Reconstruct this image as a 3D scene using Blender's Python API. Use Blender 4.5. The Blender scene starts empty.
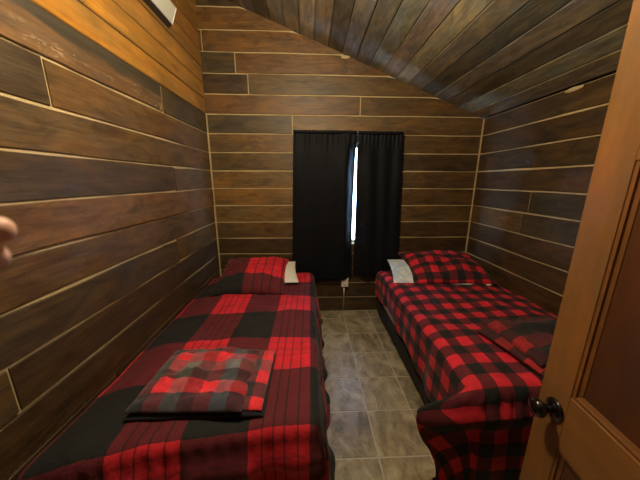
import bpy, bmesh, math, random
from mathutils import Vector, Matrix, noise
random.seed(7)
S = bpy.context.scene
C = S.collection

# ------------------------------------------------------------------ camera, world, exposure
CAM = Vector((0, 0, 1.5512))
cR = Vector((0.9992, -0.0389, 0.0028)); cU = Vector((0.0061, 0.2269, 0.9739)); cF = Vector((0.0386, 0.9731, -0.2269))
cam_d = bpy.data.cameras.new('camera'); cam = bpy.data.objects.new('camera', cam_d); C.objects.link(cam)
cam_d.sensor_width = 36; cam_d.lens = 253.07 / 640 * 36; cam_d.clip_start = 0.01
m = Matrix((cR, cU, -cF)).transposed().to_4x4(); m.translation = CAM; cam.matrix_world = m
cam_d.dof.use_dof = True; cam_d.dof.focus_distance = 2.2; cam_d.dof.aperture_fstop = 3.8
S.camera = cam
W = bpy.data.worlds.new('world'); S.world = W; W.use_nodes = True
bg = W.node_tree.nodes['Background']; bg.inputs[0].default_value = (.42, .68, 1, 1); bg.inputs[1].default_value = 34
S.view_settings.view_transform = 'Standard'; S.view_settings.look = 'None'
S.view_settings.gamma = 1; S.view_settings.use_curve_mapping = False
S.view_settings.exposure = 0.8
LAMP_POS = Vector((-.05, 1.0, 0)); LAMP_POWER = 290.0; LAMP_COLOR = (1, .82, .53, 1)

# ------------------------------------------------------------------ room measures (metres)
XL, XR, YB, YF = -1.046, 1.841, 2.8185, -.12
ROW = .184
SL = -.38                                   # slope of the ceiling, falling to the right
def ceil_z(x): return 2.891 + SL * x
WX0, WX1, WZ0, WZ1 = -.10, .88, .85, 1.935   # window opening

# ------------------------------------------------------------------ helpers
def link(o, parent=None, label=None, cat=None, group=None, kind=None):
    if o.name not in C.objects: C.objects.link(o)
    if parent: o.parent = parent
    if label: o['label'] = label
    if cat: o['category'] = cat
    if group: o['group'] = group
    if kind: o['kind'] = kind
    return o
def empty(name, loc=(0, 0, 0), rz=0, **k):
    o = bpy.data.objects.new(name, None); o.location = loc; o.rotation_euler = (0, 0, rz); o.empty_display_size = .1
    return link(o, **k)
def mesh_obj(name, verts, faces, mat, parent=None, smooth=False, uvs=None, **k):
    me = bpy.data.meshes.new(name); me.from_pydata([tuple(v) for v in verts], [], faces)
    if uvs is not None:
        ul = me.uv_layers.new(name='UVMap')
        for l in me.loops: ul.data[l.index].uv = uvs[l.vertex_index]
    if smooth: me.polygons.foreach_set('use_smooth', [True] * len(me.polygons))
    if mat: me.materials.append(mat)
    return link(bpy.data.objects.new(name, me), parent, **k)
def bm_obj(name, bm, mat, parent=None, smooth=False, **k):
    bmesh.ops.recalc_face_normals(bm, faces=bm.faces)
    me = bpy.data.meshes.new(name); bm.to_mesh(me); bm.free()
    if smooth: me.polygons.foreach_set('use_smooth', [True] * len(me.polygons))
    if mat: me.materials.append(mat)
    return link(bpy.data.objects.new(name, me), parent, **k)
def box(bm, x0, x1, y0, y1, z0, z1, bevel=0, seg=2):
    r = bmesh.ops.create_cube(bm, size=1)['verts']
    for v in r: v.co = Vector((x0 + (v.co.x + .5) * (x1 - x0), y0 + (v.co.y + .5) * (y1 - y0), z0 + (v.co.z + .5) * (z1 - z0)))
    if bevel:
        es = list({e for v in r for e in v.link_edges})
        bmesh.ops.bevel(bm, geom=es, offset=bevel, segments=seg, affect='EDGES', profile=.5)
def boxo(name, x0, x1, y0, y1, z0, z1, mat, parent=None, bevel=0, smooth=False, **k):
    bm = bmesh.new(); box(bm, x0, x1, y0, y1, z0, z1, bevel); return bm_obj(name, bm, mat, parent, smooth, **k)
def prism(bm, poly, axis, a0, a1):
    """poly: 2D points; axis 'y': points are (x,z); axis 'x': points are (y,z)"""
    def P(p, a): return (p[0], a, p[1]) if axis == 'y' else (a, p[0], p[1])
    A = [bm.verts.new(P(p, a0)) for p in poly]; B = [bm.verts.new(P(p, a1)) for p in poly]
    n = len(poly)
    bm.faces.new(A); bm.faces.new(B[::-1])
    for i in range(n): bm.faces.new((A[i], B[i], B[(i + 1) % n], A[(i + 1) % n]))
def lathe(bm, prof, n=24, M=Matrix()):
    rings = [[bm.verts.new(M @ Vector((r * math.cos(2 * math.pi * i / n), r * math.sin(2 * math.pi * i / n), z))) for i in range(n)] for r, z in prof]
    for a, b in zip(rings, rings[1:]):
        for i in range(n): bm.faces.new((a[i], a[(i + 1) % n], b[(i + 1) % n], b[i]))
    bm.faces.new(rings[0]); bm.faces.new(rings[-1])
def tube(bm, p, q, r, n=12):
    p, q = Vector(p), Vector(q); d = q - p
    M = Matrix.Translation(p) @ d.to_track_quat('Z', 'Y').to_matrix().to_4x4()
    lathe(bm, [(r, 0), (r, d.length)], n, M)
def smooth(a, b, x):
    t = min(1, max(0, (x - a) / (b - a))); return t * t * (3 - 2 * t)
def fbm(x, y, z=0): return noise.noise(Vector((x, y, z)))

# ------------------------------------------------------------------ materials
def newmat(name):
    mt = bpy.data.materials.new(name); mt.use_nodes = True
    nt = mt.node_tree; return mt, nt, nt.nodes, nt.links, nt.nodes['Principled BSDF']
def N(nt, t, **k):
    n = nt.nodes.new(t)
    for a, b in k.items(): setattr(n, a, b)
    return n
def inp(nt, sock, v):
    if hasattr(v, 'is_output') or isinstance(v, bpy.types.NodeSocket): nt.links.new(v, sock)
    else: sock.default_value = v
def mathn(nt, op, a, b=None, clamp=False):
    n = N(nt, 'ShaderNodeMath', operation=op, use_clamp=clamp); inp(nt, n.inputs[0], a)
    if b is not None: inp(nt, n.inputs[1], b)
    return n.outputs[0]
def mixc(nt, f, a, b, mode='MIX'):
    n = N(nt, 'ShaderNodeMix', data_type='RGBA', blend_type=mode); inp(nt, n.inputs[0], f); inp(nt, n.inputs[6], a); inp(nt, n.inputs[7], b)
    return n.outputs[2]
def ramp(nt, fac, stops, const=False):
    n = N(nt, 'ShaderNodeValToRGB'); n.color_ramp.interpolation = 'CONSTANT' if const else 'LINEAR'
    e = n.color_ramp.elements
    while len(e) < len(stops): e.new(.5)
    for el, (p, c) in zip(e, sorted(stops, key=lambda s: s[0])):
        el.position = p; el.color = (c, c, c, 1) if isinstance(c, (int, float)) else tuple(c) + ((1,) if len(c) == 3 else ())
    inp(nt, n.inputs[0], fac); return n.outputs[0]
def noisen(nt, vec, scale, detail=4, rough=.55, dist=0):
    n = N(nt, 'ShaderNodeTexNoise'); inp(nt, n.inputs['Vector'], vec); n.inputs['Scale'].default_value = scale
    n.inputs['Detail'].default_value = detail; n.inputs['Roughness'].default_value = rough; n.inputs['Distortion'].default_value = dist
    return n.outputs['Fac']
def mapping(nt, vec, scale=(1, 1, 1), loc=(0, 0, 0)):
    n = N(nt, 'ShaderNodeMapping'); inp(nt, n.inputs[0], vec); n.inputs['Scale'].default_value = scale; n.inputs['Location'].default_value = loc
    return n.outputs[0]
def bump(nt, bsdf, h, strength, dist=.01):
    b = N(nt, 'ShaderNodeBump'); b.inputs['Strength'].default_value = strength; b.inputs['Distance'].default_value = dist
    inp(nt, b.inputs['Height'], h); nt.links.new(b.outputs[0], bsdf.inputs['Normal'])

def wood(name, base=None, contrast=.8, rough=.55, bumps=.5, knots=True, specks=False, blotch=.5, dark=(.16, .12, .10), sx=1.0):
    """plank wood: grain along local x; base colour from the object colour unless given"""
    mt, nt, ns, ln, bs = newmat(name)
    oi = N(nt, 'ShaderNodeObjectInfo'); tc = N(nt, 'ShaderNodeTexCoord')
    off = N(nt, 'ShaderNodeVectorMath', operation='MULTIPLY_ADD')
    ln.new(oi.outputs['Random'], off.inputs[0]); off.inputs[1].default_value = (37, 53, 71); ln.new(tc.outputs['Object'], off.inputs[2])
    v = off.outputs[0]
    wob = noisen(nt, mapping(nt, v, (1.2 * sx, 5, 5)), 1.5, 2)
    g1 = noisen(nt, mapping(nt, v, (1.5 * sx, 18, 18)), 1.6, 6, .65, .9)
    g2 = noisen(nt, mapping(nt, v, (4 * sx, 95, 95)), 1, 3, .7)
    bl = noisen(nt, mapping(nt, v, (2.6, 7, 7)), 1.5, 5, .65, 1.2)
    col = oi.outputs['Color'] if base is None else base
    hue = noisen(nt, mapping(nt, v, (1.1, 3.5, 3.5), (5, 9, 2)), 1.4, 4, .6, 1.5)      # warm and weathered patches
    warm = mixc(nt, 1.0, col, (1.20, 1.08, .74, 1), 'MULTIPLY'); cool = mixc(nt, 1.0, col, (.80, .88, .98, 1), 'MULTIPLY')
    col = mixc(nt, ramp(nt, hue, [(.36, 0), (.64, 1)]), cool, warm)
    dk = mixc(nt, 1.0, col, tuple(c * 2.2 for c in dark) + (1,), 'MULTIPLY')
    f = ramp(nt, mathn(nt, 'ADD', mathn(nt, 'MULTIPLY', g1, .6), mathn(nt, 'MULTIPLY', g2, .4)), [(.34, 1.0), (.62, 0.0)])
    c1 = mixc(nt, mathn(nt, 'MULTIPLY', f, contrast), col, dk)
    lt = mixc(nt, 1.0, c1, (1.55, 1.4, 1.15, 1), 'MULTIPLY')
    c2 = mixc(nt, mathn(nt, 'MULTIPLY', ramp(nt, bl, [(.47, 0), (.68, 1)]), blotch), c1, lt)
    c3 = mixc(nt, mathn(nt, 'MULTIPLY', ramp(nt, bl, [(.30, 1), (.50, 0)]), blotch), c2, dk)
    h = mathn(nt, 'ADD', mathn(nt, 'MULTIPLY', g1, .7), mathn(nt, 'MULTIPLY', g2, .3))
    if knots:
        vo = N(nt, 'ShaderNodeTexVoronoi'); ln.new(mapping(nt, v, (2.1, 6.5, .01)), vo.inputs['Vector']); vo.inputs['Scale'].default_value = 1; vo.inputs['Randomness'].default_value = 1
        kd = mathn(nt, 'ADD', vo.outputs['Distance'], mathn(nt, 'MULTIPLY', mathn(nt, 'SUBTRACT', wob, .5), .12))
        sel = mathn(nt, 'GREATER_THAN', N(nt, 'ShaderNodeSeparateColor').outputs[0], .62)
        sc = ns[-1] if False else None
        sep = [n for n in ns if n.bl_idname == 'ShaderNodeSeparateColor'][0]; ln.new(vo.outputs['Color'], sep.inputs[0])
        k = mathn(nt, 'MULTIPLY', ramp(nt, kd, [(.06, 1), (.17, 0)]), sel)
        c3 = mixc(nt, mathn(nt, 'MULTIPLY', k, .75), c3, dk)
        h = mathn(nt, 'ADD', h, mathn(nt, 'MULTIPLY', k, .3))
    if specks:      # rough-sawn slab: weathered grey bark along the upper half, lamp glints painted as pale specks on the lower
        sx_ = N(nt, 'ShaderNodeSeparateXYZ'); ln.new(tc.outputs['Object'], sx_.inputs[0])
        edge = mathn(nt, 'ADD', sx_.outputs[1], mathn(nt, 'MULTIPLY', mathn(nt, 'SUBTRACT', wob, .5), .16))
        top = ramp(nt, mathn(nt, 'ADD', mathn(nt, 'MULTIPLY', edge, 8), .5), [(.55, 0), (.72, 1)])
        gb = mixc(nt, g1, (.010, .008, .006, 1), (.085, .068, .045, 1))
        c3 = mixc(nt, top, c3, gb)
        sp = noisen(nt, mapping(nt, v, (34, 150, 150)), 1, 2, .5, .5)
        sm = ramp(nt, noisen(nt, mapping(nt, v, (3, 9, 9)), 1, 2), [(.45, 0), (.6, 1)])
        k2 = mathn(nt, 'MULTIPLY', mathn(nt, 'MULTIPLY', ramp(nt, sp, [(.58, 0), (.64, 1)]), sm), mathn(nt, 'SUBTRACT', 1, top))
        c3 = mixc(nt, mathn(nt, 'MULTIPLY', k2, .9), c3, (.58, .46, .32, 1))
    ln.new(c3, bs.inputs['Base Color'])
    rr = mathn(nt, 'ADD', rough - .12, mathn(nt, 'MULTIPLY', g1, .28)); ln.new(rr, bs.inputs['Roughness'])
    bump(nt, bs, h, bumps, .006)
    return mt

def simple(name, col, rough=.6, metal=0, var=.12, scale=30, bmp=.0, sheen=0, coat=0):
    mt, nt, ns, ln, bs = newmat(name)
    tc = N(nt, 'ShaderNodeTexCoord'); n = noisen(nt, tc.outputs['Object'], scale, 4)
    c = mixc(nt, n, tuple(x * (1 - var) for x in col) + (1,), tuple(min(1, x * (1 + var)) for x in col) + (1,))
    ln.new(c, bs.inputs['Base Color']); bs.inputs['Roughness'].default_value = rough; bs.inputs['Metallic'].default_value = metal
    if sheen: bs.inputs['Sheen Weight'].default_value = sheen
    if coat: bs.inputs['Coat Weight'].default_value = coat
    if bmp: bump(nt, bs, n, bmp, .005)
    return mt

M_ROUGH = wood('rough_sawn_wood', rough=.46, bumps=.7, contrast=.6, blotch=.75)
M_SLAB = wood('live_edge_slab_wood', rough=.5, bumps=1.0, contrast=.7, specks=True)
M_ORANGE = wood('varnished_pine', rough=.36, bumps=.15, contrast=.75, blotch=.5, dark=(.27, .20, .13), sx=.7)
M_CEIL = wood('weathered_plank_wood', rough=.5, bumps=.5, contrast=.9, blotch=.9, dark=(.20, .19, .18))
M_DOOR = wood('stained_door_wood', rough=.42, bumps=.08, contrast=.18, blotch=.18, knots=False, dark=(.34, .27, .2))
M_CHINK = simple('tan_chinking', (.50, .385, .205), .85, var=.3, scale=9, bmp=.5)
M_GAP = simple('dark_backing', (.02, .014, .01), .9)
M_GROUT = simple('pale_grout', (.46, .42, .33), .9)
M_PLAIN = simple('dark_plain_wood', (.10, .06, .035), .7, var=.3, scale=5)
M_BLACK = simple('black_metal', (.012, .012, .013), .35, .6)
M_BLACKF = simple('black_base_fabric', (.012, .012, .013), .9)
M_KNOB = simple('black_gloss_knob', (.004, .0035, .0035), .16, 0, coat=.3)
M_WHITE = simple('white_plastic', (.75, .74, .70), .4)
M_WGREY = simple('white_panel', (.62, .63, .58), .5)
M_SHEET = simple('white_sheet_fabric', (.78, .76, .70), .9, scale=60, bmp=.2)
M_MATT = simple('white_mattress_fabric', (.72, .72, .72), .9, scale=80, bmp=.2)
M_STEEL = simple('galvanised_conduit', (.45, .43, .38), .4, .8)
M_FRAMEW = simple('window_frame_paint', (.30, .22, .15), .5)
M_SLEEVE = simple('dark_sleeve_fabric', (.03, .035, .05), .9)

def tile_mat():
    mt, nt, ns, ln, bs = newmat('slate_look_tile')
    oi = N(nt, 'ShaderNodeObjectInfo'); tc = N(nt, 'ShaderNodeTexCoord')
    off = N(nt, 'ShaderNodeVectorMath', operation='MULTIPLY_ADD'); ln.new(oi.outputs['Random'], off.inputs[0]); off.inputs[1].default_value = (31, 47, 11); ln.new(tc.outputs['Object'], off.inputs[2])
    a = noisen(nt, mapping(nt, off.outputs[0], (1, .6, 1)), 6, 6, .6, 1.6); b = noisen(nt, off.outputs[0], 22, 5, .65, .8)
    c = ramp(nt, a, [(.34, (.085, .07, .045)), (.45, (.20, .17, .11)), (.54, (.32, .27, .17)), (.68, (.50, .44, .31))])
    c = mixc(nt, .35, c, ramp(nt, b, [(.3, (.09, .082, .07)), (.7, (.44, .38, .27))]))
    tone = mathn(nt, 'ADD', .85, mathn(nt, 'MULTIPLY', oi.outputs['Random'], .3))
    hv = N(nt, 'ShaderNodeHueSaturation'); hv.inputs['Saturation'].default_value = 1.1; ln.new(c, hv.inputs['Color']); ln.new(tone, hv.inputs['Value'])
    ln.new(hv.outputs[0], bs.inputs['Base Color']); bs.inputs['Roughness'].default_value = .33
    bump(nt, bs, a, .35, .006); return mt
M_TILE = tile_mat()

RED = (.64, .014, .032); DRED = (.118, .008, .017); BLK = (.0075, .008, .009)
def plaid(name, pu, pv, u0, v0, lines=(), duty_u=.5, duty_v=.5, red=RED, dred=DRED, blk=BLK):
    """buffalo check from UVs in metres: black bands start at u0/v0 and repeat; lines = thin dark threads inside the red band"""
    mt, nt, ns, ln, bs = newmat(name)
    uv = N(nt, 'ShaderNodeUVMap'); sp = N(nt, 'ShaderNodeSeparateXYZ'); ln.new(uv.outputs[0], sp.inputs[0])
    tc = N(nt, 'ShaderNodeTexCoord')
    def axis(s, o, p, duty, lv, lines):
        f = mathn(nt, 'FRACT', mathn(nt, 'DIVIDE', mathn(nt, 'SUBTRACT', s, o), p))
        st = [(0, 1.0), (duty, 0.0)]
        for l in lines: st += [(duty + (1 - duty) * l, lv), (duty + (1 - duty) * l + .016, 0.0)]
        return ramp(nt, f, st, True)
    a = axis(sp.outputs[0], u0, pu, duty_u, .75, lines); b = axis(sp.outputs[1], v0, pv, duty_v, .3, lines[1:])
    t = mathn(nt, 'MULTIPLY', mathn(nt, 'ADD', a, b), .5)
    c = ramp(nt, t, [(0, red), (.5, dred), (1, blk)])
    n = noisen(nt, tc.outputs['Object'], 9, 4)
    w = noisen(nt, tc.outputs['Object'], 260, 2)
    c = mixc(nt, 1, c, ramp(nt, n, [(.3, (.8, .8, .8)), (.7, (1.15, 1.15, 1.15))]), 'MULTIPLY')
    ln.new(c, bs.inputs['Base Color']); bs.inputs['Roughness'].default_value = .85
    bs.inputs['Sheen Weight'].default_value = .05; bs.inputs['Sheen Roughness'].default_value = .4
    bump(nt, bs, mathn(nt, 'ADD', mathn(nt, 'MULTIPLY', n, 1.0), mathn(nt, 'MULTIPLY', w, .12)), .5, .03)
    return mt
LINES = (.2, .38, .56, .78)
M_PL_BIG = plaid('large_red_black_plaid', .51, .62, -.515, 1.48, LINES, .5, .53)
M_PL_BIGP = plaid('large_plaid_pillow', .84, .84, -.47, -.54, LINES, .5, .5)
M_PL_SM = plaid('small_red_black_check', .147, .152, .8325, 1.375)
M_PL_SMP = plaid('small_check_pillow', .150, .150, .02, .03)

def throw_mat(name, cols, rows, pu, pv, dim=1.0, sheen=.3):
    mt, nt, ns, ln, bs = newmat(name)
    uv = N(nt, 'ShaderNodeUVMap'); sp = N(nt, 'ShaderNodeSeparateXYZ'); ln.new(uv.outputs[0], sp.inputs[0])
    tc = N(nt, 'ShaderNodeTexCoord'); n = noisen(nt, tc.outputs['Object'], 24, 4, .6, .5)
    def axis(s, p, cc):      # warp and weft threads: the two colours blend by their geometric mean
        cc = [tuple(math.sqrt(x) for x in c) for c in cc]
        f = mathn(nt, 'FRACT', mathn(nt, 'DIVIDE', s, p)); k = len(cc)
        return ramp(nt, f, [(i / k, c) for i, c in enumerate(cc)], True)
    a = axis(sp.outputs[0], pu, cols); b = axis(sp.outputs[1], pv, rows)
    c = mixc(nt, 1, a, b, 'MULTIPLY')
    c = mixc(nt, 1, c, ramp(nt, n, [(.3, (.72 * dim,) * 3), (.7, (1.25 * dim,) * 3)]), 'MULTIPLY')
    ln.new(c, bs.inputs['Base Color']); bs.inputs['Roughness'].default_value = .95
    bs.inputs['Sheen Weight'].default_value = sheen; bs.inputs['Sheen Roughness'].default_value = .5
    bump(nt, bs, n, .4, .01); return mt
_g = (.20, .185, .16); _r = (.78, .025, .045); _m = (.17, .012, .02); _k = (.025, .025, .03); _b = (.17, .19, .25)
M_THROW = throw_mat('plush_plaid_throw', [_k, _r, _g, _m, _r, _b, _m], [(.018, .022, .04), (.85, .035, .06), (.02, .022, .026), (.15, .14, .13), (.75, .03, .05), (.03, .03, .035)], .485, .41)
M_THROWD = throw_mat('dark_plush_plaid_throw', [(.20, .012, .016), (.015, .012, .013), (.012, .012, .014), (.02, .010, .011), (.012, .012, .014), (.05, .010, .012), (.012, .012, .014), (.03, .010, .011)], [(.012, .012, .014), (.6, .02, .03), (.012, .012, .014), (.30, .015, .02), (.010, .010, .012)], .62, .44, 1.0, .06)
M_THROWE = throw_mat('plaid_throw_hem', [_r, _g, _m, _k], [(.8, .03, .05), (.15, .14, .13), (.7, .03, .04), (.02, .022, .026)], .30, .32)
M_NAVY = simple('navy_fleece_underside', (.010, .011, .018), .95, scale=40, bmp=.3, sheen=.1)

def blue_print():
    mt, nt, ns, ln, bs = newmat('pale_blue_print_fabric'); tc = N(nt, 'ShaderNodeTexCoord')
    n = noisen(nt, tc.outputs['Object'], 16, 2, .5, 1.0)
    ln.new(ramp(nt, n, [(.42, (.72, .74, .76)), (.52, (.32, .52, .82)), (.60, (.72, .74, .76))]), bs.inputs['Base Color']); bs.inputs['Roughness'].default_value = .9
    return mt
M_BLUEP = blue_print()

def curtain_mat():
    mt, nt, ns, ln, bs = newmat('black_curtain_fabric'); tc = N(nt, 'ShaderNodeTexCoord')
    w = noisen(nt, mapping(nt, tc.outputs['Object'], (300, 300, 40)), 1, 2); n = noisen(nt, tc.outputs['Object'], 5, 3)
    ln.new(mixc(nt, n, (.0028, .0036, .0060, 1), (.006, .0075, .012, 1)), bs.inputs['Base Color'])
    bs.inputs['Roughness'].default_value = .6; bs.inputs['Specular IOR Level'].default_value = .14; bs.inputs['Sheen Weight'].default_value = .03
    bump(nt, bs, w, .15, .002); return mt
M_CURT = curtain_mat()

def glass_mat():
    mt, nt, ns, ln, bs = newmat('window_glass')
    bs.inputs['Base Color'].default_value = (.95, .98, 1, 1); bs.inputs['Transmission Weight'].default_value = 1; bs.inputs['Roughness'].default_value = 0; bs.inputs['IOR'].default_value = 1.02
    return mt
M_GLASS = glass_mat()
def emit_mat(name, col, st):
    mt, nt, ns, ln, bs = newmat(name); bs.inputs['Base Color'].default_value = (.8, .8, .75, 1)
    bs.inputs['Emission Color'].default_value = col; bs.inputs['Emission Strength'].default_value = st; return mt
M_BULB = emit_mat('lamp_glow', LAMP_COLOR, LAMP_POWER)
def skin_mat():
    mt, nt, ns, ln, bs = newmat('skin'); tc = N(nt, 'ShaderNodeTexCoord'); n = noisen(nt, tc.outputs['Object'], 60, 4)
    ln.new(mixc(nt, n, (.70, .40, .31, 1), (.80, .50, .41, 1)), bs.inputs['Base Color']); bs.inputs['Roughness'].default_value = .5
    bs.inputs['Subsurface Weight'].default_value = .15; bs.inputs['Subsurface Radius'].default_value = (.01, .004, .002); bs.inputs['Subsurface Scale'].default_value = .5
    return mt
M_SKIN = skin_mat()

# ------------------------------------------------------------------ shell of the room
T = .12
bm = bmesh.new(); box(bm, XL - T, XR + T, YF - 1.3, YB + T, -.10, -.0022)
floor = bm_obj('floor', bm, M_GROUT, kind='structure', label='grey brown slate-look tile floor with pale grout')
BK = .006                                        # depth of the chinking behind the board faces
bm = bmesh.new(); prism(bm, [(YF - T, 0), (YB + BK, 0), (YB + BK, ceil_z(XL)), (YF - T, ceil_z(XL))], 'x', XL - T, XL - BK)
wall_left = bm_obj('wall_left', bm, M_CHINK, kind='structure', label='left wall of dark rough boards with orange pine planks above')
bm = bmesh.new(); prism(bm, [(YF - T, 0), (YB + BK, 0), (YB + BK, ceil_z(XR)), (YF - T, ceil_z(XR))], 'x', XR + BK, XR + T)
wall_right = bm_obj('wall_right', bm, M_CHINK, kind='structure', label='right wall of dark boards with pale chinking lines')
bm = bmesh.new(); x0, x1 = XL - T, XR + T; y0, y1 = YB + BK, YB + T
prism(bm, [(x0, 0), (WX0, 0), (WX0, ceil_z(WX0)), (x0, ceil_z(x0))], 'y', y0, y1)
prism(bm, [(WX1, 0), (x1, 0), (x1, ceil_z(x1)), (WX1, ceil_z(WX1))], 'y', y0, y1)
prism(bm, [(WX0, 0), (WX1, 0), (WX1, WZ0), (WX0, WZ0)], 'y', y0, y1)
prism(bm, [(WX0, WZ1), (WX1, WZ1), (WX1, ceil_z(WX1)), (WX0, ceil_z(WX0))], 'y', y0, y1)
wall_back = bm_obj('wall_back', bm, M_CHINK, kind='structure', label='back wall of brown boards around the curtained window')
bm = bmesh.new(); DX0, DX1 = -.14, .655
prism(bm, [(XL - T, 0), (DX0, 0), (DX0, ceil_z(DX0)), (XL - T, ceil_z(XL - T))], 'y', YF - T, YF)
prism(bm, [(DX1, 0), (XR + T, 0), (XR + T, ceil_z(XR + T)), (DX1, ceil_z(DX1))], 'y', YF - T, YF)
prism(bm, [(DX0, 2.07), (DX1, 2.07), (DX1, ceil_z(DX1)), (DX0, ceil_z(DX0))], 'y', YF - T, YF)
wall_front = bm_obj('wall_front', bm, M_PLAIN, kind='structure')
bm = bmesh.new(); box(bm, XL - T, XR + T, YF - 1.42, YF - 1.3, -.1, 2.6); box(bm, XL - T - .1, XL - T, YF - 1.42, YF - T, -.1, 2.6); box(bm, XR + T, XR + T + .1, YF - 1.42, YF - T, -.1, 2.6)
box(bm, XL - T - .1, XR + T + .1, YF - 1.42, YF - T, 2.3, 2.4)
bm_obj('wall_hallway_light_block', bm, M_PLAIN, kind='structure')  # unseen hallway box, added to keep sky light out of the doorway
bm = bmesh.new(); e = .012
prism(bm, [(XL - T, ceil_z(XL - T) + e), (XR + T, ceil_z(XR + T) + e), (XR + T, ceil_z(XR + T) + .15), (XL - T, ceil_z(XL - T) + .15)], 'y', YF - T, YB + T)
ceiling = bm_obj('ceiling', bm, M_GAP, kind='structure', label='sloping ceiling of weathered grey brown planks')

# ------------------------------------------------------------------ boards
FR = {'back': (Vector((0, YB, 0)), Vector((1, 0, 0)), Vector((0, 0, 1))),
      'left': (Vector((XL, 0, 0)), Vector((0, 1, 0)), Vector((0, 0, 1))),
      'right': (Vector((XR, 0, 0)), Vector((0, -1, 0)), Vector((0, 0, 1))),
      'ceil': (Vector((0, 0, 2.891)), Vector((0, 1, 0)), Vector((1, 0, SL)).normalized())}
def plank(name, fr, u0, u1, v0, v1, mat, parent, color, proud=.0, back=BK, wob=.003, cham=.003, top=None, step=.14, seed=None, extra=None):
    """one board lying in frame fr: local x along its length, y across, z out into the room"""
    O, eu, ev = FR[fr]; en = eu.cross(ev)
    uc, vc = (u0 + u1) / 2, (v0 + v1) / 2
    n = max(2, int((u1 - u0) / step) + 1); sd = seed if seed is not None else random.uniform(0, 900)
    V, F = [], []
    us = [u0 + (u1 - u0) * i / n for i in range(n + 1)]
    for u in us:
        lo = v0 + wob * fbm(u * 2.3, sd) * 1.6 + wob * .6 * fbm(u * 9, sd + 5)
        hi = v1 + wob * fbm(u * 2.3, sd + 40) * 1.6 + wob * .6 * fbm(u * 9, sd + 45)
        if extra: lo, hi = lo + extra(u)[0], hi + extra(u)[1]
        if top: hi = min(hi, top(u)); hi = max(hi, lo + .004)
        lo, hi = lo - vc, hi - vc; x = u - uc; z = proud; c = min(cham, (hi - lo) * .3)
        mid = proud + .001 * fbm(u * 4, sd + 80)
        V += [(x, lo, -back), (x, lo, z - c), (x, lo + c, z), (x, (lo + hi) / 2, mid), (x, hi - c, z), (x, hi, z - c), (x, hi, -back)]
    k = 7
    for i in range(n):
        a, b = i * k, (i + 1) * k
        for j in range(k - 1): F.append((a + j, b + j, b + j + 1, a + j + 1))
    F.append(tuple(range(k))); F.append(tuple(n * k + j for j in range(k))[::-1])
    o = mesh_obj(name, V, F, mat, parent)
    me = o.data; bmx = bmesh.new(); bmx.from_mesh(me); bmesh.ops.recalc_face_normals(bmx, faces=bmx.faces); bmx.to_mesh(me); bmx.free()
    mt = Matrix((eu, ev, en)).transposed().to_4x4(); mt.translation = O + eu * uc + ev * vc
    o.matrix_world = mt; o.color = tuple(color) + (1,)
    return o
GAP = .0056       # half a chinking joint
DARK = (.070, .044, .022); MID = (.125, .076, .033); WARM = (.21, .122, .047); GREY = (.078, .060, .036); RUST = (.165, .090, .034)
def jit(c, a=.12): k = 1 + random.uniform(-a, a); return tuple(x * k * (1 + random.uniform(-.04, .04)) for x in c)

def row(fr, r, joints, cols, parent, ulo, uhi, top=None, mats=None, half=GAP, wob=.003, proud=None):
    js = [ulo] + list(joints) + [uhi]
    for i in range(len(js) - 1):
        a = js[i] + (.0 if i == 0 else half); b = js[i + 1] - (.0 if i == len(js) - 2 else half)
        plank('board', fr, a, b, r * ROW + half, (r + 1) * ROW - half, (mats or {}).get(i, M_ROUGH), parent, jit(cols[i]), proud=random.uniform(0, .003) if proud is None else proud, top=top, wob=wob)

# back wall: u = X
bl0, bl1 = XL + .014, XR - .014
btop = lambda x: ceil_z(x) + .004
def bx(px_frac): return px_frac
back_rows = {
 0: ([], [DARK]), 1: ([], [DARK]), 2: ([], [DARK]), 3: ([.95], [DARK, DARK]),
 11: ([-.176], [GREY, MID]), 12: ([.522], [RUST, MID]), 13: ([-.606], [DARK, MID]), 14: ([-.72], [GREY, RUST]),
 15: ([-1.022], [MID, RUST]), 16: ([], [RUST]), 17: ([], [GREY]), 18: ([], [DARK]), 19: ([], [DARK])}
for r in range(20):
    z0, z1 = r * ROW, (r + 1) * ROW
    if z0 > ceil_z(XL): break
    uhi = bl1
    if z0 + .02 > ceil_z(XR): uhi = (2.891 - z0 - .004) / .38
    if uhi < bl0 + .05: break
    if r in back_rows: row('back', r, [j for j in back_rows[r][0] if j < uhi], back_rows[r][1], wall_back, bl0 if r < 12 else XL + .001, uhi, btop)
    else:
        cl = {4: DARK, 5: MID, 6: WARM, 7: WARM, 8: WARM, 9: MID, 10: RUST}[r]; cr = {4: DARK, 5: DARK, 6: MID, 7: MID, 8: MID, 9: DARK, 10: MID}[r]
        plank('board', 'back', bl0, WX0, z0 + GAP, z1 - GAP, M_ROUGH, wall_back, jit(cl))
        plank('board', 'back', WX1, bl1, z0 + GAP, z1 - GAP, M_ROUGH, wall_back, jit(cr))
        if r == 4: plank('board', 'back', WX0, WX1, z0 + GAP, WZ0, M_ROUGH, wall_back, jit(DARK))
        if r == 10: plank('board', 'back', WX0, WX1, WZ1, z1 - GAP, M_ROUGH, wall_back, jit(MID))
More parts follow.
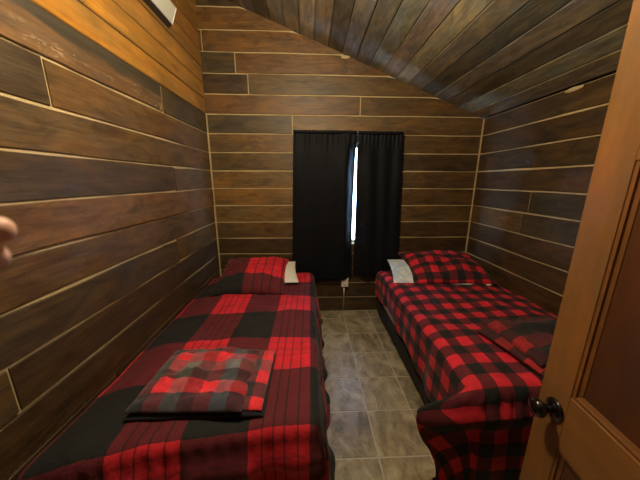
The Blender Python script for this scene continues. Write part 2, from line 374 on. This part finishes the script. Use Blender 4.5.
# left wall: u = Y
l0, l1 = YF, YB - .014
left_rows = {0: ([1.3], [DARK, DARK]), 1: ([2.0], [DARK, MID]), 2: ([1.2], [DARK, DARK]), 3: ([.6], [DARK, DARK]), 4: ([.79], [GREY, DARK]),
 5: ([1.978], [GREY, MID]), 6: ([], [MID]), 7: ([], [RUST]), 8: ([2.065], [DARK, MID]), 9: ([], [MID]), 10: ([1.168], [DARK, MID])}
for r, (j, c) in left_rows.items(): row('left', r, j, c, wall_left, l0, l1, wob=.008 if r in (3, 5, 7) else .004, proud=.006 if r == 7 else None)
sd = 33.0
plank('board', 'left', l0, 2.005, 11 * ROW + GAP, 12 * ROW - .002, M_SLAB, wall_left, (.17, .098, .050), proud=.006, wob=.006, cham=.004, step=.06)
plank('board', 'left', 2.005 + .026, l1, 11 * ROW + GAP, 12 * ROW - .004, M_ROUGH, wall_left, GREY, proud=.003)
bm = bmesh.new(); box(bm, XL - BK, XL - .004, YF, YB, 12 * ROW - .004, ceil_z(XL) + .002)
bm_obj('plank_backing', bm, M_GAP, wall_left)
OR = (.36, .185, .048)
zz = 12 * ROW; k = 0
while zz < ceil_z(XL) - .02:
    z1 = min(zz + .14, ceil_z(XL) - .004)
    plank('pine_plank', 'left', l0, l1 + .008, zz + .003, z1 - .003, M_ORANGE, wall_left, jit(OR, .16), proud=.002 + .002 * (k % 2), back=.003, wob=.0006, cham=.005, step=.5)
    zz += .14; k += 1
# right wall: u = -Y
r0, r1 = -YB + .014, -YF
right_rows = {0: ([-1.2], [DARK, DARK]), 1: ([-2.0], [DARK, DARK]), 2: ([-1.5], [DARK, DARK]), 3: ([], [DARK]), 4: ([], [DARK]), 5: ([], [DARK]), 6: ([-2.12], [MID, GREY]),
 7: ([-2.074], [DARK, GREY]), 8: ([-.9], [DARK, DARK]), 9: ([], [DARK]), 10: ([], [DARK]), 11: ([-1.2], [DARK, DARK])}
for r, (j, c) in right_rows.items():
    row('right', r, j, c, wall_right, r0, r1, (lambda u: ceil_z(XR) - .004) if r == 11 else None, wob=.004)
# ceiling planks, u = Y, v = down the slope
cs = math.sqrt(1 + SL * SL); v = (XL + .003) * cs; vend = (XR - .003) * cs; i = 0
CE = [(.27, .24, .19), (.16, .15, .125), (.36, .32, .25), (.22, .215, .20), (.30, .26, .20), (.125, .12, .11), (.27, .27, .245)]
while v < vend - .02:
    w = min(.146, vend - v)
    plank('ceiling_plank', 'ceil', YF, YB - .004, v + .0025, v + w - .0025, M_CEIL, ceiling, jit(CE[(i * 5 + 2) % 7], .15), proud=random.uniform(-.002, .003), back=.012, wob=.0012, cham=.004, step=.4)
    v += w; i += 1
# broken slivers of pale chinking where wall meets ceiling
def sliver(loc, sx_, parent, rot=0):
    bm = bmesh.new(); bmesh.ops.create_icosphere(bm, subdivisions=2, radius=1)
    for vv in bm.verts: vv.co = Vector((vv.co.x * sx_ * (1 + .3 * fbm(vv.co.x * 3, sx_ * 99)), vv.co.y * .008, vv.co.z * .016 * (1 + .5 * fbm(vv.co.x * 4, 7))))
    o = bm_obj('chinking_sliver', bm, M_CHINK, parent, True); o.location = loc; o.rotation_euler = rot if rot else (0, 0, 0)
sliver((.36, YB - .004, ceil_z(.36) - .018), .05, wall_back)
sliver((XR - .006, 1.88, ceil_z(XR) - .014), .07, wall_right, (0, 0, math.pi / 2))

# floor tiles
tbm = bmesh.new(); TS = .305; box(tbm, -TS / 2 + .004, TS / 2 - .004, -TS / 2 + .004, TS / 2 - .004, -.006, 0, .0015, 1)
bmesh.ops.recalc_face_normals(tbm, faces=tbm.faces); tme = bpy.data.meshes.new('tile'); tbm.to_mesh(tme); tbm.free(); tme.materials.append(M_TILE)
def cut_tile(x0, x1, y0, y1):
    bm = bmesh.new(); box(bm, x0, x1, y0, y1, -.006, 0, .002, 1); return bm_obj('tile', bm, M_TILE, floor)
gx = [.388 + TS * i for i in range(-6, 7)]; gy = [2.038 + TS * i for i in range(-9, 5)]
for xa in gx:
    for ya in gy:
        xb, yb = xa + TS, ya + TS
        if xb <= XL + .01 or xa >= XR - .01 or yb <= YF + .01 or ya >= YB - .01: continue
        if xa >= XL and xb <= XR and ya >= YF and yb <= YB:
            o = bpy.data.objects.new('tile', tme); o.location = ((xa + xb) / 2, (ya + yb) / 2, 0); link(o, floor)
        else: cut_tile(max(xa, XL) + .003, min(xb, XR) - .003, max(ya, YF) + .003, min(yb, YB) - .003)

# ------------------------------------------------------------------ window, curtains
win = empty('window_1', ((WX0 + WX1) / 2, YB + .05, WZ0), kind='structure', label='bright daylight window behind the black curtains')
def wpart(name, x0, x1, y0, y1, z0, z1, mat):
    o = boxo(name, x0, x1, y0, y1, z0, z1, mat, None, .002); o.parent = win; o.location = -win.location; return o
fw = .035
wpart('window_frame', WX0, WX0 + fw, YB + .03, YB + .10, WZ0, WZ1, M_FRAMEW); wpart('window_frame', WX1 - fw, WX1, YB + .03, YB + .10, WZ0, WZ1, M_FRAMEW)
wpart('window_frame', WX0 + fw, WX1 - fw, YB + .03, YB + .10, WZ0, WZ0 + fw, M_FRAMEW); wpart('window_frame', WX0 + fw, WX1 - fw, YB + .03, YB + .10, WZ1 - fw, WZ1, M_FRAMEW)
wpart('pane', WX0 + fw, WX1 - fw, YB + .06, YB + .064, WZ0 + fw, WZ1 - fw, M_GLASS)

def curtain(name, x0, x1, ztop, zbot, slit_side, seed, label, pleats):
    """hanging panel with header gathers; the edge at the slit turns back towards the window"""
    root = empty(name, ((x0 + x1) / 2, 2.745, zbot), label=label, cat='curtain', group='black window curtains')
    nu, nv = 110, 56; Vv, F = [], []
    for j in range(nv + 1):
        t = j / nv; z = ztop + (zbot - ztop) * t
        for i in range(nu + 1):
            s = i / nu
            d_slit = (1 - s) if slit_side > 0 else s
            x = x0 + (x1 - x0) * s
            flare = .045 * t
            x += (-flare if slit_side > 0 else flare) * d_slit           # a little wider at the hem, away from the slit
            y = 2.745
            y += (.004 if slit_side > 0 else .010) * math.sin(s * pleats * 6.28 + seed + .8 * fbm(s * 3, t * 1.5, seed)) * (.35 + .65 * t)
            y += .012 * fbm(s * 4 + seed, t * 2)
            head = math.exp(-((t - .045) / .05) ** 2)
            y += .0035 * head * math.sin(s * 70 + 3 * fbm(s * 9, seed))
            if t < .03: y += .006
            dm = d_slit * (x1 - x0)
            y += .046 * math.exp(-(dm / .055) ** 2) * smooth(.06, .16, t)  # edge folded back, shaped to catch window light as a halo
            y -= .010 * math.exp(-((dm - .11) / .04) ** 2)
            if slit_side > 0: x -= .012 * smooth(.10, .5, t) * math.exp(-dm / .04) * (1 - smooth(.76, .86, t))
            else: x += .007 * smooth(.10, .5, t) * math.exp(-dm / .04) * (1 - smooth(.76, .86, t))
            zz = z + (.012 * fbm(s * 5, seed + 9) * t if t > .9 else 0)
            Vv.append((x - root.location.x, min(y, YB - .012) - root.location.y, zz - root.location.z))
    for j in range(nv):
        for i in range(nu):
            a = j * (nu + 1) + i; F.append((a, a + 1, a + nu + 2, a + nu + 1))
    p = mesh_obj('panel', Vv, F, M_CURT, root, True)
    so = p.modifiers.new('thick', 'SOLIDIFY'); so.thickness = .0025; so.offset = 0
    # header pocket that the rod runs through
    bm = bmesh.new(); n = 60; rings = []
    for i in range(n + 1):
        x = x0 + (x1 - x0) * i / n - root.location.x; rr = .0165 + .0022 * math.sin(i * 2.1 + seed)
        rings.append([bm.verts.new((x, rr * math.cos(a) * .9, ztop - zbot - .014 + rr * math.sin(a))) for a in [k * math.pi / 5 for k in range(10)]])
    for a, b in zip(rings, rings[1:]):
        for q in range(10): bm.faces.new((a[q], a[(q + 1) % 10], b[(q + 1) % 10], b[q]))
    bm_obj('header_pocket', bm, M_CURT, root, True)
    return root
curtain('curtain', -.165, .484, 2.05, .432, +1, 1.0, 'wide flat black curtain panel left of the bright slit', 2.2)
curtain('curtain', .496, .965, 2.047, .475, -1, 4.0, 'narrower black curtain panel right of the bright slit', 3.4)
rod = empty('curtain_rod', (.40, 2.745, 2.035), label='thin metal rod threaded through tops of both black curtains', cat='curtain rod')
bm = bmesh.new(); tube(bm, (-.545, 0, 0), (.545, 0, 0), .007, 12); bm_obj('rod', bm, M_STEEL, rod, True)
for sx_ in (-.5, .5):
    bm = bmesh.new(); tube(bm, (sx_, 0, 0), (sx_, .073, 0), .005, 8); box(bm, sx_ - .012, sx_ + .012, .068, .0735, -.03, .03); bm_obj('bracket', bm, M_STEEL, rod)

# socket with conduit under the curtains
so = empty('wall_socket', (.405, YB, .33), label='small white wall socket under the curtains with conduit to floor', cat='socket')
bm = bmesh.new(); box(bm, -.042, .042, -.045, -.004, 0, .118, .004); bm_obj('box', bm, simple('tan_socket_box', (.50, .46, .38), .5), so)
bm = bmesh.new(); box(bm, -.038, .038, -.049, -.0445, .006, .112, .002); fp = bm_obj('face_plate', bm, M_WHITE, so)
for zz in (.035, .083):
    bm = bmesh.new(); box(bm, -.015, .015, -.051, -.048, zz - .014, zz + .014, .003); ou = bm_obj('outlet', bm, simple('outlet_face', (.6, .58, .52), .4), fp)
bm = bmesh.new(); tube(bm, (-.006, -.018, -.328), (-.006, -.018, .0), .0095, 14); bm_obj('conduit', bm, M_STEEL, so, True)

# white unit high on the left wall
un = empty('wall_unit', (XL, 1.8, 2.648), label='white box unit with dark underside mounted high on orange planks', cat='wall unit')
def unit(name, poly, y0, y1, mat):
    bm = bmesh.new(); prism(bm, poly, 'y', y0, y1); bmesh.ops.bevel(bm, geom=list(bm.edges), offset=.003, segments=1, affect='EDGES'); return bm_obj(name, bm, mat, un)
unit('casing', [(.006, .012), (.042, .030), (.081, .128), (.055, .138), (.006, .145)], -.37, .415, M_WGREY)
unit('underside_louver', [(.006, .0), (.038, .024), (.036, .030), (.006, .0115)], -.37, .425, simple('dark_louver', (.03, .022, .022), .5))
unit('end_cap', [(.004, .010), (.0415, .026), (.083, .128), (.056, .140), (.004, .148)], .4155, .427, M_WHITE)

# ------------------------------------------------------------------ open door on the right
DD = Vector((.1426, .9898, 0)); DN = Vector((-.9898, .1426, 0))       # along the leaf to its free edge; out of the visible face
hinge = Vector((.9898 * .670 + .1426 * .03, -.1426 * .670 + .9898 * .03, 0))
door = bpy.data.objects.new('door_1', None); link(door, kind='structure', label='open brown stained panel door with black knob')
dm = Matrix((DD, DN, Vector((0, 0, 1)))).transposed().to_4x4()       # local x along the leaf, y out of the face, z up
dm.translation = hinge + Vector((0, 0, .012)); door.matrix_world = dm
DW, TH, ST = .765, .036, .102
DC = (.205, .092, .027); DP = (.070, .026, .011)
def dpart(name, x0, x1, y0, y1, z0, z1, col, bev=.002):
    # local object axes: x = grain direction
    o = bpy.data.objects.new(name, None)
    bm = bmesh.new(); vertical = (z1 - z0) > (x1 - x0)
    cx, cy, cz = (x0 + x1) / 2, (y0 + y1) / 2, (z0 + z1) / 2
    if vertical: box(bm, -(z1 - z0) / 2, (z1 - z0) / 2, -(y1 - y0) / 2, (y1 - y0) / 2, -(x1 - x0) / 2, (x1 - x0) / 2, bev)
    else: box(bm, -(x1 - x0) / 2, (x1 - x0) / 2, -(y1 - y0) / 2, (y1 - y0) / 2, -(z1 - z0) / 2, (z1 - z0) / 2, bev)
    bpy.data.objects.remove(o)
    o = bm_obj(name, bm, M_DOOR, door)
    o.location = (cx, cy, cz); o.rotation_euler = (0, -math.pi / 2, 0) if vertical else (0, 0, 0)
    o.color = tuple(col) + (1,); return o
dpart('stile', 0, ST, -TH, 0, 0, 2.03, DC); dpart('stile', DW - ST, DW, -TH, 0, 0, 2.03, DC)
rails = [(0, .24), (.735, .921), (1.588, 1.70), (1.92, 2.03)]
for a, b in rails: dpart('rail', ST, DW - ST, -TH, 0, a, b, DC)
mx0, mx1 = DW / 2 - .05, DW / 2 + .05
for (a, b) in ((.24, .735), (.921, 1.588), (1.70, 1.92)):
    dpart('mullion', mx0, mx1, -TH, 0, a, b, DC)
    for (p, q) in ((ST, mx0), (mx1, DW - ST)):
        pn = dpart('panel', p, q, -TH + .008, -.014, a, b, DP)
        # raised field and stepped moulding round the panel
        def frame(name, x0, x1, z0, z1, w, y0, y1, y2, col):
            bm = bmesh.new()
            o_ = [(x0, z0), (x1, z0), (x1, z1), (x0, z1)]; i_ = [(x0 + w, z0 + w), (x1 - w, z0 + w), (x1 - w, z1 - w), (x0 + w, z1 - w)]
            m_ = [((a_[0] + b_[0]) / 2, (a_[1] + b_[1]) / 2) for a_, b_ in zip(o_, i_)]
            R = [[bm.verts.new((p_[0], yy, p_[1])) for p_ in L] for L, yy in ((o_, y2), (o_, y0), (m_, y0), (m_, (y0 + y1) / 2), (i_, y1), (i_, y2))]
            for A_, B_ in zip(R, R[1:]):
                for t_ in range(4): bm.faces.new((A_[t_], A_[(t_ + 1) % 4], B_[(t_ + 1) % 4], B_[t_]))
            fo = bm_obj(name, bm, M_DOOR, door); fo.color = tuple(col) + (1,); return fo
        frame('moulding', p, q, a, b, .020, -.003, -.012, -.016, (.17, .068, .021))
kb = bpy.data.objects.new('knob', None)
KM = Matrix.Translation((DW - .066, 0, .842)) @ Matrix.Rotation(-math.pi / 2, 4, 'X')
bm = bmesh.new(); lathe(bm, [(.034, 0), (.034, .003), (.031, .007), (.024, .010), (.013, .011)], 28, KM); rose = bm_obj('knob_rose', bm, M_KNOB, door, True)
bm = bmesh.new(); lathe(bm, [(.012, .008), (.011, .022), (.012, .030), (.021, .036), (.027, .045), (.0285, .054), (.026, .062), (.018, .067), (.008, .069)], 28, KM); bm_obj('knob', bm, M_KNOB, door, True)
bpy.data.objects.remove(kb)
bm = bmesh.new(); box(bm, DW - .0005, DW + .002, -TH + .006, -.006, .79, .90); bm_obj('latch_plate', bm, M_STEEL, door)
for hz in (.22, 1.0, 1.78):
    bm = bmesh.new(); tube(bm, (-.006, .004, hz), (-.006, .004, hz + .09), .007, 10); bm_obj('hinge', bm, M_STEEL, door)

# ------------------------------------------------------------------ beds
def bed(name, x0, x1, y0, y1, ztop, label, base_z):
    root = empty(name, ((x0 + x1) / 2, (y0 + y1) / 2, 0), label=label, cat='bed', group='single beds along the walls')
    cx, cy = root.location.x, root.location.y
    a, b, c, d = x0 - cx, x1 - cx, y0 - cy, y1 - cy
    bm = bmesh.new(); box(bm, a, b, c, d, .05, base_z, .012); bm_obj('bed_base', bm, M_BLACKF, root)
    for px in (a + .05, b - .05):
        for py in (c + .12, d - .12):
            bm = bmesh.new(); lathe(bm, [(.022, 0), (.022, .012), (.016, .02), (.018, .052)], 12, Matrix.Translation((px, py, 0))); bm_obj('leg', bm, M_BLACK, root)
    bm = bmesh.new(); box(bm, a + .005, b - .005, c + .005, d - .005, base_z, ztop, .035, 4); bm_obj('mattress', bm, M_MATT, root, True)
    return root
bed('single_bed', XL + .03, -.035, .92, 2.705, .52, 'single bed along left wall under large plaid comforter', .27)
bed('single_bed', .785, XR - .03, 1.04, 2.705, .555, 'single bed along right wall under small checked comforter', .20)

def comforter(name, label, xin, xout, yfoot, yhead, ztop, dside, dfoot, mat, r=.07, side=1, ear=0, puff=.016, seed=0, zwall=None, sideflare=.06, footflare=.05, nx=150, ny=190, wave=.018, skew=0):
    """quilt laid on a bed: xin at the wall, xout at the open side, hanging over the side and the foot.
    side=+1: the open side faces +X. dside(v) gives the hang of the side at length v."""
    sgn = side
    root_loc = Vector(((xin + xout) / 2, (yfoot + yhead) / 2, 0))
    V, F, UV = [], [], []
    wid = abs(xout - xin); dsm = max(dside(yfoot), dside(yhead))
    for j in range(ny + 1):
        tv = j / ny
        v = (yfoot - dfoot) + (yhead - yfoot + dfoot) * tv            # cloth coordinate along the bed
        ds = dside(v)
        for i in range(nx + 1):
            u = (wid + ds) * i / nx                                     # cloth distance from the wall
            dx = max(0, u - wid); dy = max(0, yfoot - v)
            bxp = min(u, wid); byp = max(v, yfoot)
            byp -= skew * max(0, 1 - bxp / wid) ** 1.5 * (1 - smooth(yfoot, yhead - .6, byp))
            d = math.hypot(dx, dy)
            z = ztop
            # crown and soft lumps of the filling
            ue = min(bxp, 9) ; z += puff * 1.4 * fbm(u * 2.6 + seed, v * 2.6) + puff * .8 * fbm(u * 6 + seed, v * 6) + .0035 * fbm(u * 17 + seed, v * 11) + .003 * math.sin(u * 38 + 3 * fbm(u * 2, v * 2.5, seed)) * max(0, fbm(u * 3, v * 2 + 7, seed))
            z += .012 * math.sin(math.pi * min(1, bxp / wid))
            if zwall is not None: z += (zwall - ztop) * (1 - smooth(0, .16, u))
            z -= .03 * smooth(yhead - .10, yhead, v)
            ox = oy = earx = 0
            if d > 1e-6:
                nxd, nyd = dx / d, dy / d
                th = math.atan2(dy, dx); cor = math.sin(2 * th) ** 2 if dx > 0 and dy > 0 else 0
                fl = sideflare * nxd ** 2 + footflare * nyd ** 2
                if d < r * math.pi / 2: out, dn = r * math.sin(d / r), r * (1 - math.cos(d / r))
                else:
                    e_ = d - r * math.pi / 2; out, dn = r + fl * e_, r + e_ * math.sqrt(1 - fl * fl)
                hang = smooth(.02, .25, dn)
                along = (byp * nxd + bxp * nyd) + .25 * th * 2
                out += wave * hang * (math.sin(along * 17 + seed) + .7 * math.sin(along * 31 + 2 * seed) * hang) * (1 if cor < .5 else .6)
                out += .02 * hang * fbm(along * 3 + seed, dn * 4)
                if dy > dx: out += .005 * math.sin(along * 95 + 3 * fbm(along * 7, seed)) * math.exp(-((dn - .10) / .07) ** 2) + .018 * math.exp(-((dn - .16) / .05) ** 2) - .014 * math.exp(-((dn - .26) / .04) ** 2)
                earx = ear * cor * smooth(.0, .12, dn) * (1 - .55 * smooth(.15, .55, dn))
                zf = z - dn
                if zf < .014:
                    ex = .014 - zf; out += ex * .55; zf = .014 + .010 * abs(fbm(along * 9, ex * 12))
                z = zf; ox, oy = out * nxd + earx, -out * nyd
            X = xin + sgn * (bxp + ox); Y = byp + oy
            V.append((X - root_loc.x, Y - root_loc.y, z)); UV.append((xin + sgn * u, v))
    for j in range(ny):
        for i in range(nx):
            a = j * (nx + 1) + i; F.append((a, a + 1, a + nx + 2, a + nx + 1) if sgn > 0 else (a, a + nx + 1, a + nx + 2, a + 1))
    o = mesh_obj(name, V, F, mat, None, True, UV, label=label, cat='comforter')
    o.location = root_loc
    s_ = o.modifiers.new('thick', 'SOLIDIFY'); s_.thickness = .010; s_.offset = -1
    return o
comforter('comforter', 'red and black comforter with very large plaid squares on left bed', XL + .010, -.012, .898, 2.712, .555, lambda v: .60, .58, M_PL_BIG, side=1, seed=2.0, skew=.15, zwall=.528, sideflare=.12, wave=.012, r=.055)
comforter('comforter', 'red and black comforter with small buffalo checks on right bed', XR - .010, .825, 1.04, 2.712, .59, lambda v: .37 - .095 * math.exp(-((v - 2.2) / .22) ** 2) - .05 * math.exp(-((v - 1.75) / .12) ** 2) + .05 * (1 - smooth(1.3, 2.75, v)) + .14 * (1 - smooth(.9, 1.25, v)), .62, M_PL_SM, side=-1, ear=.26, seed=5.0, zwall=.578, sideflare=.0, wave=.006)

# ------------------------------------------------------------------ pillows and folded throws
def cushion_mesh(w, d, h, ex, ez, nu=44, nv=40, lump=.01, seed=0, flat=.25, pinch=.04, cen=(0, 0)):
    """closed puffy slab; ex: squareness of outline thickness falloff, ez: edge roundness"""
    V, F, UV = [], [], []
    def layer(sg):
        base = len(V)
        for j in range(nv + 1):
            b = -1 + 2 * j / nv
            for i in range(nu + 1):
                a = -1 + 2 * i / nu
                # denser samples towards the rim
                aa = math.copysign(1 - (1 - abs(a)) ** 1.6, a); bb = math.copysign(1 - (1 - abs(b)) ** 1.6, b)
                t = max(0, (1 - abs(aa) ** ex)) ** ez * max(0, (1 - abs(bb) ** ex)) ** ez
                px = aa * w / 2 * (1 - pinch * (1 - bb * bb) * abs(aa)); py = bb * d / 2 * (1 - pinch * (1 - aa * aa) * abs(bb))
                z = sg * h / 2 * t * (1 if sg > 0 else flat)
                if sg > 0: z += t * lump * (fbm(aa * 2.2 + seed, bb * 2.2) + .5 * fbm(aa * 5 + seed, bb * 5) + .22 * fbm(aa * 11 + seed, bb * 11))
                V.append((px, py, z)); UV.append((px + cen[0], py + cen[1]))
        for j in range(nv):
            for i in range(nu):
                q = base + j * (nu + 1) + i; f = (q, q + 1, q + nu + 2, q + nu + 1); F.append(f if sg > 0 else f[::-1])
    layer(1); layer(-1)
    return V, F, UV
def cushion(name, parent, loc, rot, mat, *a, **k):
    V, F, UV = cushion_mesh(*a, **k); o = mesh_obj(name, V, F, mat, parent, True, UV)
    bmx = bmesh.new(); bmx.from_mesh(o.data); bmesh.ops.remove_doubles(bmx, verts=bmx.verts, dist=.0004); bmx.to_mesh(o.data); bmx.free()
    o.location = loc; o.rotation_euler = rot; return o
pl = empty('pillow', (-.56, 2.43, .57), label='plump pillow in large plaid case at head of left bed', cat='pillow')
cushion('pillow_case', pl, (0, -.045, .066), (math.radians(13), 0, math.radians(1)), M_PL_BIGP, .66, .62, .22, 3.0, .5, lump=.03, seed=3, pinch=.07)
cushion('pillow_insert', pl, (.055, .03, .062), (math.radians(13), 0, math.radians(8)), M_SHEET, .74, .40, .10, 3, .6, lump=.01, seed=5)
pr = empty('pillow', (1.385, 2.47, .60), label='pillow in small checked case at head of right bed', cat='pillow')
cushion('pillow_case', pr, (0.01, .0, .070), (math.radians(13), 0, math.radians(-3)), M_PL_SMP, .80, .60, .22, 3.0, .5, lump=.035, seed=8, pinch=.07)
cushion('pillow_insert', pr, (-.13, -.03, .036), (math.radians(12), 0, math.radians(-8)), M_BLUEP, .84, .46, .11, 3, .6, lump=.01, seed=9)
cushion('case_tag', pr, (.30, -.30, .0), (0, 0, .3), M_SHEET, .05, .03, .012, 4, .5, nu=10, nv=10, lump=0)

tl = empty('folded_throw', (-.507, 1.092, .563), math.radians(-1), label='folded grey, red and navy plush plaid throw on left bed', cat='blanket')
cushion('bottom_layer', tl, (0.015, -.002, .016), (0, 0, math.radians(1)), M_NAVY, .575, .41, .045, 9, .5, lump=.004, seed=1, pinch=.0, flat=.6)
cushion('middle_layer', tl, (.028, .004, .034), (0, 0, math.radians(0)), M_THROWE, .54, .39, .042, 9, .5, lump=.006, seed=2, pinch=.0, flat=.6, cen=(.085, .06))
cushion('top_layer', tl, (-.022, -.004, .042), (math.radians(-1), math.radians(0), math.radians(-.5)), M_THROW, .485, .405, .085, 5, .45, lump=.030, seed=4, pinch=.0, flat=.3, cen=(.243, .203))
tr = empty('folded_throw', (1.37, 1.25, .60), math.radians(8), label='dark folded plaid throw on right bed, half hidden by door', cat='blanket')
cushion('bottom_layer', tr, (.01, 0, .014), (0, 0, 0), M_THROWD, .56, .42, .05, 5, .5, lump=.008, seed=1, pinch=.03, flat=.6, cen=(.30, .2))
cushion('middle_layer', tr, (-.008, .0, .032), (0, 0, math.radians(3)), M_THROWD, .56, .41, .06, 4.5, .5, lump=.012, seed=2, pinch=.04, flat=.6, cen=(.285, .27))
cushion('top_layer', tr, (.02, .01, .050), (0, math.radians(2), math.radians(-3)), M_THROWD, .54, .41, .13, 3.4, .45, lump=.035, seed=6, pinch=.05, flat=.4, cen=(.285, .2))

# ------------------------------------------------------------------ hand of the photographer at the left edge
def c2w(x, y, z): return CAM + cR * x + cU * (y - .004) + cF * z
def hand():
    pts, edges, rad = [], [], []
    def chain(start, seq):
        prev = start
        for p, r in seq:
            pts.append(c2w(*p)); rad.append(r); edges.append((prev, len(pts) - 1)) if prev is not None else None; prev = len(pts) - 1
        return prev
    chain(None, [((-.365, -.030, .125), .024)])                                  # wrist (0) – skin root
    chain(0, [((-.45, -.06, .08), .030), ((-.56, -.10, .02), .036), ((-.66, -.14, -.04), .040)])
    chain(0, [((-.335, -.022, .135), .026)])                                     # palm (4)
    P = len(pts) - 1
    chain(P, [((-.300, .006, .148), .0125), ((-.272, .012, .158), .0105), ((-.236, .0115, .163), .0110), ((-.213, .0105, .162), .0105), ((-.197, .0095, .160), .0095)])   # index
    chain(P, [((-.298, -.012, .150), .0125), ((-.270, -.006, .160), .0105), ((-.236, -.0070, .166), .0105), ((-.216, -.0070, .164), .0100), ((-.203, -.0075, .160), .0090)])  # middle
    chain(P, [((-.300, -.030, .148), .0120), ((-.272, -.025, .160), .0100), ((-.244, -.0235, .166), .0090), ((-.226, -.0230, .160), .0085), ((-.217, -.0225, .152), .0075)])  # ring
    chain(P, [((-.304, -.046, .144), .0110), ((-.282, -.043, .155), .0088), ((-.260, -.0415, .160), .0080), ((-.246, -.0405, .155), .0075), ((-.238, -.0400, .148), .0066)])  # little
    chain(P, [((-.322, .010, .128), .0140), ((-.296, .034, .124), .0110), ((-.270, .045, .132), .0100), ((-.252, .048, .140), .0085)])                                       # thumb
    me = bpy.data.meshes.new('person'); base = pts[0]
    me.from_pydata([tuple(p - base) for p in pts], edges, []); me.materials.append(M_SKIN)
    o = bpy.data.objects.new('person', me); o.location = base
    link(o, label="blurred fingertips of a person's bare hand poking in at left edge", cat='person')
    sm = o.modifiers.new('skin', 'SKIN')
    for i, sv in enumerate(me.skin_vertices[0].data): sv.radius = (rad[i], rad[i]); sv.use_root = (i == 0)
    sm.use_smooth_shade = True
    su = o.modifiers.new('sub', 'SUBSURF'); su.levels = su.render_levels = 2
    # sleeve over the forearm
    a, b = c2w(-.50, -.078, .053) - base, c2w(-.68, -.148, -.052) - base
    bm = bmesh.new(); d = b - a; Mx = Matrix.Translation(a) @ d.to_track_quat('Z', 'Y').to_matrix().to_4x4()
    lathe(bm, [(.040, 0), (.046, .002), (.048, .02), (.050, .08), (.054, .14), (.055, d.length)], 20, Mx)
    bm_obj('sleeve', bm, M_SLEEVE, o, True)
hand()

# ------------------------------------------------------------------ ceiling lamp (above the frame): the light of the room
lz = ceil_z(LAMP_POS.x)
LD = .42                                                               # how far the bulb hangs below the planks
lamp = empty('ceiling_lamp', (LAMP_POS.x, LAMP_POS.y, lz - LD), label='round glowing pendant lamp hanging from the sloping ceiling above the frame', cat='lamp')
bm = bmesh.new(); lathe(bm, [(.055, LD - .025), (.055, LD + .0), (.05, LD + .02)], 24); bm_obj('canopy', bm, M_WHITE, lamp, True)
bm = bmesh.new(); tube(bm, (0, 0, .15), (0, 0, LD - .02), .004, 8); bm_obj('cord', bm, M_BLACK, lamp, True)
bm = bmesh.new(); lathe(bm, [(.024, .12), (.024, .15), (.012, .165)], 16); bm_obj('socket', bm, M_WHITE, lamp, True)
bm = bmesh.new(); bmesh.ops.create_uvsphere(bm, u_segments=24, v_segments=16, radius=.07)
for v_ in bm.verts: v_.co.z += .06
bm_obj('globe', bm, M_BULB, lamp, True)
